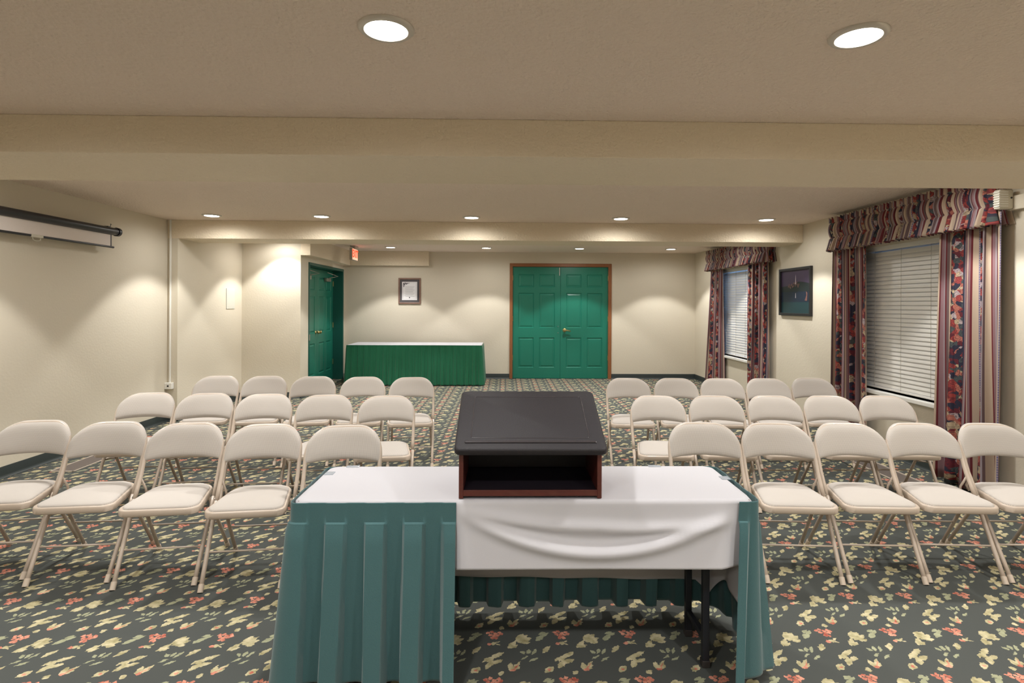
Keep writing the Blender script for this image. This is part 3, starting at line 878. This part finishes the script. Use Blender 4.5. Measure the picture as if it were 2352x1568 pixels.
# white cloth
def cloth():
    q = bmesh.new()
    cr = .045
    # perimeter path of the tabletop edge, clockwise seen from above starting at front left
    per = []
    def seg(a, b, n):
        for k in range(n): per.append((a[0] + (b[0] - a[0]) * k / n, a[1] + (b[1] - a[1]) * k / n))
    def corner(cx, cy, a0):
        for k in range(8):
            a = a0 + PI / 2 * k / 8; per.append((cx + cr * math.cos(a), cy + cr * math.sin(a)))
    seg((TX0 + cr, TY0), (TX1 - cr, TY0), 90); corner(TX1 - cr, TY0 + cr, -PI / 2)
    seg((TX1, TY0 + cr), (TX1, TY1 - cr), 24); corner(TX1 - cr, TY1 - cr, 0)
    seg((TX1 - cr, TY1), (TX0 + cr, TY1), 60); corner(TX0 + cr, TY1 - cr, PI / 2)
    seg((TX0, TY1 - cr), (TX0, TY0 + cr), 24); corner(TX0 + cr, TY0 + cr, PI)
    n = len(per); cx, cy = (TX0 + TX1) / 2, (TY0 + TY1) / 2
    rings = []
    for f in (0.0, .5, .97, .99):
        rings.append([(cx + (p[0] - cx) * (1 - (1 - f)), cy + (p[1] - cy) * f, TZ) if f < 1 else None for p in per])
    rings[0] = [(cx + (p[0] - cx) * .2, cy + (p[1] - cy) * .2, TZ) for p in per]
    NV = 34
    drops = []
    for (x, y) in per:
        # how far each part hangs
        if y < TY0 + .001: d = .262
        elif y > TY1 - .001: d = .515 + .035 * (x - TX0) / (TX1 - TX0)
        else: d = .46
        # corners dip
        dc = min(math.hypot(x - a, y - b) for a, b in ((TX1, TY0), (TX1, TY1)))
        if y > TY0 + .02 and x > TX1 - .05: d = .46 + .14 * math.exp(-(dc / .10) ** 2)
        if x < 0 and y < TY0 + .2 and x < TX0 + .01: d = .35
        drops.append(d)
    for j in range(NV):
        t = (j + 1) / NV; row = []
        for k, (x, y) in enumerate(per):
            h = drops[k] * t
            nx = x - min(max(x, TX0 + cr), TX1 - cr); ny = y - min(max(y, TY0 + cr), TY1 - cr)
            L = math.hypot(nx, ny) or 1; nx /= L; ny /= L
            o_ = .002 + .004 * min(1, h / .01)
            if y < TY0 + .001:
                u = (x - .37) / .56
                # swags sagging between the skirt's end and the right corner
                if -1.25 < u < 1.12:
                    uu = max(-1, min(1, u))
                    sag = .165 * (1 - abs(uu) ** 2.0)
                    q1 = h - sag - .035
                    q2 = h - sag * .45 - .028 - .05 * max(0, uu)
                    wgt = max(0, 1 - abs(uu) ** 5)
                    o_ += wgt * (.026 * math.exp(-(q1 / .028) ** 2) + .016 * math.exp(-(q2 / .022) ** 2) - .008 * math.exp(-((h - sag * .75 - .03) / .02) ** 2))
                    o_ += .022 * (h / .26) * (1 if u > -1 else .0) + .010 * max(0, u) * (h / .26) ** 2
                if u < -1: o_ = .004
                if x > .86: o_ = .004 + (o_ - .004) * max(0, 1 - (x - .86) / .07)
            elif nx > .5:
                o_ -= .012 * t * (1 + math.sin(26 * y + 1))
            elif ny > .5:
                o_ += .005 * t * math.sin(17 * x)
            sd = 1.0
            if ny > .5: o_ = min(o_, .012)
            z = TZ - h if h > .006 else TZ - h * .6
            row.append((x + nx * o_, y + ny * o_, z))
        rings.append(row)
    vr = [[q.verts.new(p) for p in r] for r in rings]
    for A, B in zip(vr, vr[1:]):
        for k in range(n): q.faces.new((A[k], A[(k + 1) % n], B[(k + 1) % n], B[k]))
    q.faces.new(vr[0])
    o = obj('tablecloth', q, M['white'], smooth=True)
    solid(o, .002, 1.0)
    return tag(o, 'plain white tablecloth on the front table, hanging in a swag below the lectern', 'tablecloth', 'white tablecloths')
cloth()

# pleated skirt
def skirt_path(points, cr, step=.006):
    """open polyline in plan -> dense list of (x, y, nx, ny) with rounded corners; outward = right-hand side of travel"""
    P = [Vector(p) for p in points]; out = []
    pts = [P[0]]
    for i in range(1, len(P) - 1):
        a = (P[i - 1] - P[i]).normalized(); b = (P[i + 1] - P[i]).normalized()
        s, e = P[i] + a * cr, P[i] + b * cr
        for k in range(9):
            t = k / 8; pts.append(s * (1 - t) ** 2 + P[i] * 2 * t * (1 - t) + e * t * t)
    pts.append(P[-1])
    dens = []
    for a, b in zip(pts, pts[1:]):
        n = max(1, int((b - a).length / step))
        for k in range(n): dens.append(a.lerp(b, k / n))
    dens.append(pts[-1])
    res = []
    for i, p in enumerate(dens):
        t = (dens[min(i + 2, len(dens) - 1)] - dens[max(i - 2, 0)]).normalized()
        res.append((p.x, p.y, t.y, -t.x))
    return res
def skirt(points, z1, z0, m, period, width, depth, flare, label, group, header=.10, cr=.03, phase=0.0, sign=1, seed=1, extra=None, lateral=None):
    path = skirt_path(points, cr)
    rnd = random.Random(seed)
    S = [0.0]
    for a, b in zip(path, path[1:]): S.append(S[-1] + math.hypot(b[0] - a[0], b[1] - a[1]))
    npl = int(S[-1] / period) + 3
    jit = [rnd.uniform(.75, 1.15) for _ in range(npl + 2)]
    lean = [rnd.uniform(-.015, .015) for _ in range(npl + 2)]
    H = z1 - z0
    hs = [0, .004, .05 * 1, header - .004, header, header + .006, header + .03, header + .08] 
    k = header + .08
    while k < H - .02: k += .04; hs.append(min(k, H))
    if hs[-1] < H: hs.append(H)
    rows_ = []
    for h in hs:
        t = h / H; row = []
        for i, (x, y, nx, ny) in enumerate(path):
            c = (S[i] + phase) / period; kk = int(c); f = c - kk
            w_ = width / period
            f2 = f - lean[kk] * t / period - .5
            e = abs(f2) / (w_ / 2)
            # trapezoid pleat
            pl = 1.0 if e < .86 else max(0.0, 1 - (e - .86) / .28)
            if h < header: am = .003
            else:
                am = depth * (.38 + .62 * ((h - header) / (H - header)) ** .8) * jit[kk]
                if h < header + .008: am *= .7
            rec = (1 - pl) * (.5 - .5 * math.cos(2 * PI * (f - 0.0) )) * 0 - (1 - pl) * .32 * (.5 + .5 * math.cos(2 * PI * f)) * t
            o_ = .004 + flare * t ** 1.4 + sign * am * (pl + rec)
            if extra: o_ += extra(x, y, t)
            dz = 0.0
            if h >= H - 1e-6: dz = .004 * (1 - pl)
            if lateral: x = x + lateral(x, y, t)
            row.append((x + nx * o_, y + ny * o_, z1 - h + dz))
        rows_.append(row)
    q = bmesh.new()
    grid(q, len(path), len(hs), lambda i, j: rows_[j][i])
    o = obj('table_skirt', q, m, angle=38); solid(o, .0025)
    return tag(o, label, 'skirt', group)
sk = skirt([(.935, TY0 - .008), (TX1 + .02, TY0 - .008), (TX1 + .02, TY1 + .012), (TX0 - .01, TY1 + .012), (TX0 - .01, TY0 - .008), (-.19, TY0 - .008)][::-1][::-1],
           .738, .045, M['skirt'], .152, .078, .054, .036,
           'teal box-pleated skirt clipped round the front table, open at the front right', 'pleated table skirts', phase=.075, seed=4, header=.08,
           lateral=lambda x, y, t: -.045 * t if (x > .9 and y < TY0 and x < .97) else (-.045 * t * max(0, 1 - (x - .97) / .05) if x > .9 and y < TY0 + .02 else 0.0))
for (x, y, a) in ((-.72, TY1 - .012, 0), (-.1, TY1 - .012, 0), (.72, TY1 - .012, 0), (TX1 - .02, 2.52, 1), (TX0 + .02, 2.60, 1)):
    q = bmesh.new()
    if a: box(q, x - .010, x + .030, y - .022, y + .022, TZ + .002, TZ + .005, bev=.001)
    else: box(q, x - .03, x + .03, y - .005, y + .020, TZ + .002, TZ + .005, bev=.001)
    obj('skirt_clip', q, M['clip'], sk)

# ------------------------------------------------------------------ tabletop lectern
LX0, LX1, LY0, LY1 = -.182, .388, 2.252, 2.60
lt = tag(empty('lectern', ((LX0 + LX1) / 2, LY0, .7465)), 'dark tabletop lectern with a slanted black top standing on the white cloth', 'lectern')
hx = (LX1 - LX0) / 2; dp = LY1 - LY0
# slanted top plane: from (y=-.035, z=.185) to (y=dp+.0, z=.352)
def ztop(y): return .188 + (y + .04) * (.168 / (dp + .02 + .04))
for s in (-1, 1):
    q = bmesh.new()
    x0, x1 = (-hx, -hx + .018) if s < 0 else (hx - .018, hx)
    P = [(0, 0), (dp, 0), (dp, ztop(dp) - .002), (0, ztop(0) - .002)]
    A = [q.verts.new((x0, y, z)) for y, z in P]; B = [q.verts.new((x1, y, z)) for y, z in P]
    q.faces.new(A); q.faces.new(B)
    for k in range(4): q.faces.new((A[k], A[(k + 1) % 4], B[(k + 1) % 4], B[k]))
    bmesh.ops.bevel(q, geom=list(q.edges), offset=.0015, segments=1, affect='EDGES')
    obj('side_panel', q, M['mahog'], lt)
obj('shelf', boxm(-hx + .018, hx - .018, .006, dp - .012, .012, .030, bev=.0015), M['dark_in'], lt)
obj('front_lip', boxm(-hx + .018, hx - .018, .0, .006, .010, .034, bev=.001), M['mahog'], lt)
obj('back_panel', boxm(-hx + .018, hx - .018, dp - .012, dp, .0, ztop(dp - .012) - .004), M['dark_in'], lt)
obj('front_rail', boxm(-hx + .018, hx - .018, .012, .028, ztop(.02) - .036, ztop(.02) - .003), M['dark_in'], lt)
q = bmesh.new()
L_ = math.hypot(dp + .06, .168)
out = arc_pts([(-hx - .016, 0, .022), (hx + .016, 0, .022), (hx + .016, L_, .022), (-hx - .016, L_, .022)], 6)
lvl = [(-.004, -.006), (0, -.001), (0, .016), (-.004, .022), (-.008, .024)]
def insr(p, d): return (p[0] * (1 + d / hx), L_ / 2 + (p[1] - L_ / 2) * (1 + d / (L_ / 2)))
rg = [[q.verts.new((*insr(p, d), h)) for p in out] for d, h in lvl]
n = len(out)
for A, B in zip(rg, rg[1:]):
    for k in range(n): q.faces.new((A[k], A[(k + 1) % n], B[(k + 1) % n], B[k]))
q.faces.new(rg[0]); q.faces.new(rg[-1])
tp = obj('slanted_top', q, M['lam'], lt, angle=45)
tp.location = (0, -.04, .186); tp.rotation_euler = (math.atan2(.168, dp + .06), 0, 0)
inn = arc_pts([(-.238, .075, .01), (.238, .075, .01), (.238, L_ - .055, .01), (-.238, L_ - .055, .01)], 4)
q = bmesh.new(); tube(q, [(x, y, .0238) for x, y in inn], .0022, 6, closed=True)
obj('border_bead', q, M['lam_gloss'], tp, smooth=True)
q = bmesh.new(); box(q, -.262, .262, .040, .052, .022, .030, bev=.003)
obj('paper_ledge', q, M['lam_gloss'], tp)

# ------------------------------------------------------------------ rear table
bt = tag(empty('folding_table', (-1.69, 10.93, 0)), 'long folding table against the back wall under a white cloth and dark green skirt', 'table', 'folding tables with cloths')
b0, b1, c0, c1, bz = -2.93, -.44, 10.55, 11.32, .752
obj('tabletop', boxm(b0 + 1.69 + .01, b1 + 1.69 - .01, c0 - 10.93 + .01, c1 - 10.93 - .01, bz - .03, bz - .005, bev=.004), M['table_under'], bt)
for x in (b0 + .25, b1 - .25):
    for y in (c0 + .1, c1 - .1):
        obj('leg', tubem([(x + 1.69, y - 10.93, 0), (x + 1.69, y - 10.93, bz - .03)], .015, 10), M['black_steel'], bt, smooth=True)
q = bmesh.new(); box(q, b0, b1, c0, c1, bz - .004, bz + .002, bev=.002)
tag(obj('tablecloth', q, M['white']), 'plain white cloth covering the table at the back wall', 'tablecloth', 'white tablecloths')
skirt([(b1 + .008, c1), (b1 + .008, c0 - .008), (b0 - .008, c0 - .008), (b0 - .008, c1)][::-1], bz - .002, .012, M['skirt2'], .118, .06, .020, .03,
      'dark green pleated skirt round the table at the back wall', 'pleated table skirts', header=.035, seed=9)

# ------------------------------------------------------------------ things on the walls
# pull-down screen on left wall
ps = tag(empty('projection_screen', (XL + .101, 6.23, 2.285)), 'black pull-down projection screen housing with a strip of white screen, on left wall', 'projection screen')
Ls = 2.6
q = bmesh.new(); tube(q, [(0, 0, 0), (0, -Ls, 0)], .040, 16); obj('housing', q, M['housing'], ps, angle=40)
q = bmesh.new(); tube(q, [(0, .002, 0), (0, .038, 0)], .047, 18); obj('end_cap', q, M['housing'], ps, angle=40)
obj('screen_fabric', boxm(-.006, -.003, -Ls + .05, -.075, -.165, -.02), M['screen'], ps)
q = bmesh.new(); tube(q, [(-.004, -.03, -.17), (-.004, -Ls + .04, -.17)], .011, 10)
bb = obj('bottom_bar', q, M['housing'], ps, angle=40)
obj('screen_border', boxm(-.008, -.001, -.078, -.062, -.168, -.03), M['housing'], ps)
q = bmesh.new(); box(q, -.014, .01, -1.10, -.97, -.183, -.157, bev=.003)
tube(q, [(0, -1.08, -.183), (0, -1.075, -.205), (0, -1.035, -.213), (0, -.995, -.205), (0, -.99, -.183)], .003, 6)
obj('pull_handle', q, M['plastic_y'], bb)
for y in (-.10, -2.0):
    q = bmesh.new(); box(q, -.10, .0, y - .015, y + .015, .03, .05); tube(q, [(0, y + .02, .045), (0, y + .02, .075), (0, y + .035, .07)], .003, 6)
    obj('wall_bracket', q, M['housing'], ps)

# surface conduit and outlet box
q = boxm(XL + .035, XL + .053, 7.322, 7.34, .50, ZC - .002, bev=.002)
tag(obj('wall_conduit', q, M['plastic']), 'thin white cable conduit running down beside the left corner', 'conduit')
ob = obj('outlet_box', boxm(XL + .0, XL + .09, 7.285, 7.34, .42, .50, bev=.004), M['plastic'])
tag(ob, 'small white outlet box at the foot of the conduit', 'outlet')
obj('socket_slot', boxm(XL + .035, XL + .055, 7.282, 7.2855, .45, .47), M['slot'], ob)

# framed white notice on the alcove wall
nt_ = obj('wall_notice', boxm(XA, XA + .008, 8.60, 8.86, 1.43, 1.74, bev=.002), M['notice'])
tag(nt_, 'small white framed notice on the alcove wall, left of the passage', 'notice')
obj('notice_sheet', boxm(XA + .008, XA + .009, 8.625, 8.835, 1.455, 1.715), M['notice'], nt_)

# certificate
cf = tag(empty('framed_certificate', (-1.947, YB, 1.78)), 'framed certificate with dark mat hanging above the rear table', 'certificate')
q = bmesh.new(); W_, H_ = .226, .264
for (a, b, c, d) in ((-W_, W_, H_ - .032, H_), (-W_, W_, -H_, -H_ + .032), (-W_, -W_ + .03, -H_ + .03, H_ - .03), (W_ - .03, W_, -H_ + .03, H_ - .03)):
    box(q, a, b, -.03, 0, c, d, bev=.005)
obj('frame', q, M['brownframe'], cf)
obj('mat_board', boxm(-W_ + .028, W_ - .028, -.014, -.004, -H_ + .03, H_ - .03), M['mat_dark'], cf)
pg = obj('sheet', boxm(-.152, .152, -.018, -.014, -.185, .185), M['paper'], cf)
q = bmesh.new()
for k in range(10): box(q, -.10 + .02 * (k % 2), .10 - .018 * (k % 3), -.0188, -.018, .085 - k * .022, .088 - k * .022)
for (a, b, c, d) in ((-.135, .135, .165, .168), (-.135, .135, -.168, -.165), (-.135, -.132, -.165, .165), (.132, .135, -.165, .165)): box(q, a, b, -.0186, -.018, c, d)
obj('text_lines', q, M['ink'], pg)
q = bmesh.new()
for (x, z, r) in ((-.115, .15, .016), (-.085, .155, .014), (-.055, .15, .013), (-.03, .155, .009), (-.12, .12, .013), (-.10, .125, .012), (-.118, .09, .011), (-.005, .158, .006), (-.07, .135, .009)):
    for k in range(5):
        a = k * 2 * PI / 5
        lathe(q, [(0, -.0192), (r * .5, -.0192), (r * .5, -.018)], (x + r * .5 * math.cos(a), 0, z + r * .5 * math.sin(a)), 'Y', 8)
lathe(q, [(0, -.0192), (.012, -.0192), (.012, -.018)], (0, 0, -.135), 'Y', 14)
obj('vine_ornament', q, M['ink_dk'], pg)

# dark picture on right wall
pc = tag(empty('framed_picture', (XR, 7.515, 1.705)), 'dark framed picture of a lit white tower above water at night', 'picture')
hw, hh = .415, .322
q = bmesh.new()
for (a, b, c, d) in ((-hw, hw, hh - .035, hh), (-hw, hw, -hh, -hh + .035), (-hw, -hw + .035, -hh + .03, hh - .03), (hw - .035, hw, -hh + .03, hh - .03)):
    box(q, -.035, 0, a, b, c, d, bev=.004)
obj('frame', q, M['blackframe'], pc)
q = bmesh.new()
def poly(pts, x, mi):
    vs = [q.verts.new((x, -y, z)) for y, z in pts]; f = q.faces.new(vs); f.material_index = mi
a_, b_ = hw - .03, hh - .03
poly([(-a_, .06), (a_, .06), (a_, b_), (-a_, b_)], -.0120, 0)
poly([(-a_, -.14), (a_, -.14), (a_, .07), (-a_, .07)], -.0122, 2)
poly([(-a_, -b_), (a_, -b_), (a_, -.14), (-a_, -.14)], -.0122, 3)
poly([(-a_, .0), (a_, .0), (a_, .10), (.2, .125), (.08, .13), (-.03, .10), (-.15, .085), (-a_, .07)], -.0130, 1)
for k in range(16):
    y = -.19 + .018 * k; z = .075 + .022 * math.sin(k * 1.7) + .03 * math.exp(-((y - .0) / .08) ** 2)
    poly([(y, z - .012), (y + .02, z - .014), (y + .022, z + .010), (y + .003, z + .013)], -.0135, 4)
poly([(.0, .10), (.022, .10), (.015, .2), (.011, .235), (.007, .2)], -.0140, 5)
poly([(.004, -.085), (.018, -.085), (.016, -.02), (.006, -.02)], -.0135, 5)
poly([(.24, -.12), (.30, -.125), (.31, -.02), (.27, .0), (.285, -.05)], -.0135, 4)
obj('artwork', q, [M['art_sky'], M['art_hill'], M['art_water'], M['art_low'], M['art_town'], M['art_light']], pc)

# exit sign, its lit face turned toward the room
ex = tag(empty('exit_sign', (-2.80, 10.53, ZC)), 'small lit EXIT sign hanging from the ceiling above the passage', 'sign')
obj('canopy', boxm(-.05, .05, -.11, .11, -.018, 0, bev=.004), M['exit_box'], ex)
obj('stem', boxm(-.015, .015, -.03, .03, -.05, -.015), M['exit_box'], ex)
hs_ = obj('sign_housing', boxm(-.035, .015, -.19, .19, -.262, -.045, bev=.004), M['exit_box'], ex)
obj('sign_face', boxm(.015, .019, -.18, .18, -.252, -.055), M['exit_face'], hs_)
def text_mesh(body, size, name, m, parent, loc, rot, ext=.001):
    cu_ = bpy.data.curves.new(name, 'FONT'); cu_.body = body; cu_.size = size; cu_.extrude = ext
    cu_.align_x = 'CENTER'; cu_.align_y = 'CENTER'; cu_.offset = size * .025
    tmp = bpy.data.objects.new(name + '_t', cu_); COL.objects.link(tmp)
    bpy.context.view_layer.update()
    dg = bpy.context.evaluated_depsgraph_get()
    me = bpy.data.meshes.new_from_object(tmp.evaluated_get(dg))
    bpy.data.objects.remove(tmp)
    me.materials.clear(); me.materials.append(m)
    o = bpy.data.objects.new(name, me); COL.objects.link(o); o.parent = parent
    o.location = loc; o.rotation_euler = rot
    return o
text_mesh('EXIT', .19, 'letters', M['exit_letter'], hs_, (.0205, 0, -.152), (PI / 2, 0, PI / 2))

# ribbed alarm box beside the valance
al = tag(empty('alarm_box', (XR - .045, 4.40, 2.335)), 'ivory ribbed alarm box at the near end of the long valance', 'alarm')
al.location = (XR - .10, 4.245, 2.335)
q = bmesh.new(); box(q, -.055, .055, -.03, .03, -.075, .075, bev=.012); obj('housing', q, M['plastic_y'], al, angle=40)
q = bmesh.new()
for k in range(7): box(q, -.062, .01, -.0335, .022, -.058 + k * .018, -.050 + k * .018, bev=.001)
obj('grille', q, M['plastic'], al)
q = bmesh.new(); lathe(q, [(0, -.036), (.006, -.035), (.007, -.03)], (.035, 0, .01), 'Y', 10); obj('indicator', q, M['slot'], al)

# floor registers
def register(x0, x1, y0, y1, label, rz=0):
    cx, cy = (x0 + x1) / 2, (y0 + y1) / 2; a, b = (x1 - x0) / 2, (y1 - y0) / 2
    o = tag(empty('floor_vent', (cx, cy, 0), rz), label, 'vent', 'floor vents')
    q = bmesh.new()
    for (p, r, s, t) in ((-a, a, -b, -b + .015), (-a, a, b - .015, b), (-a, -a + .015, -b, b), (a - .015, a, -b, b)): box(q, p, r, s, t, 0, .008, bev=.002)
    obj('rim', q, M['vent_edge'], o)
    q = bmesh.new(); box(q, -a + .012, a - .012, -b + .012, b - .012, 0, .002)
    n = int((2 * a - .03) / .012)
    for k in range(n):
        x = -a + .018 + k * .012; box(q, x, x + .006, -b + .014, b - .014, .002, .006)
    obj('louvres', q, M['vent'], o)
register(-4.08, -3.86, 5.15, 5.80, 'flat taupe floor vent along the left wall')
register(3.38, 3.60, 4.78, 5.48, 'flat taupe floor vent below the nearer window')
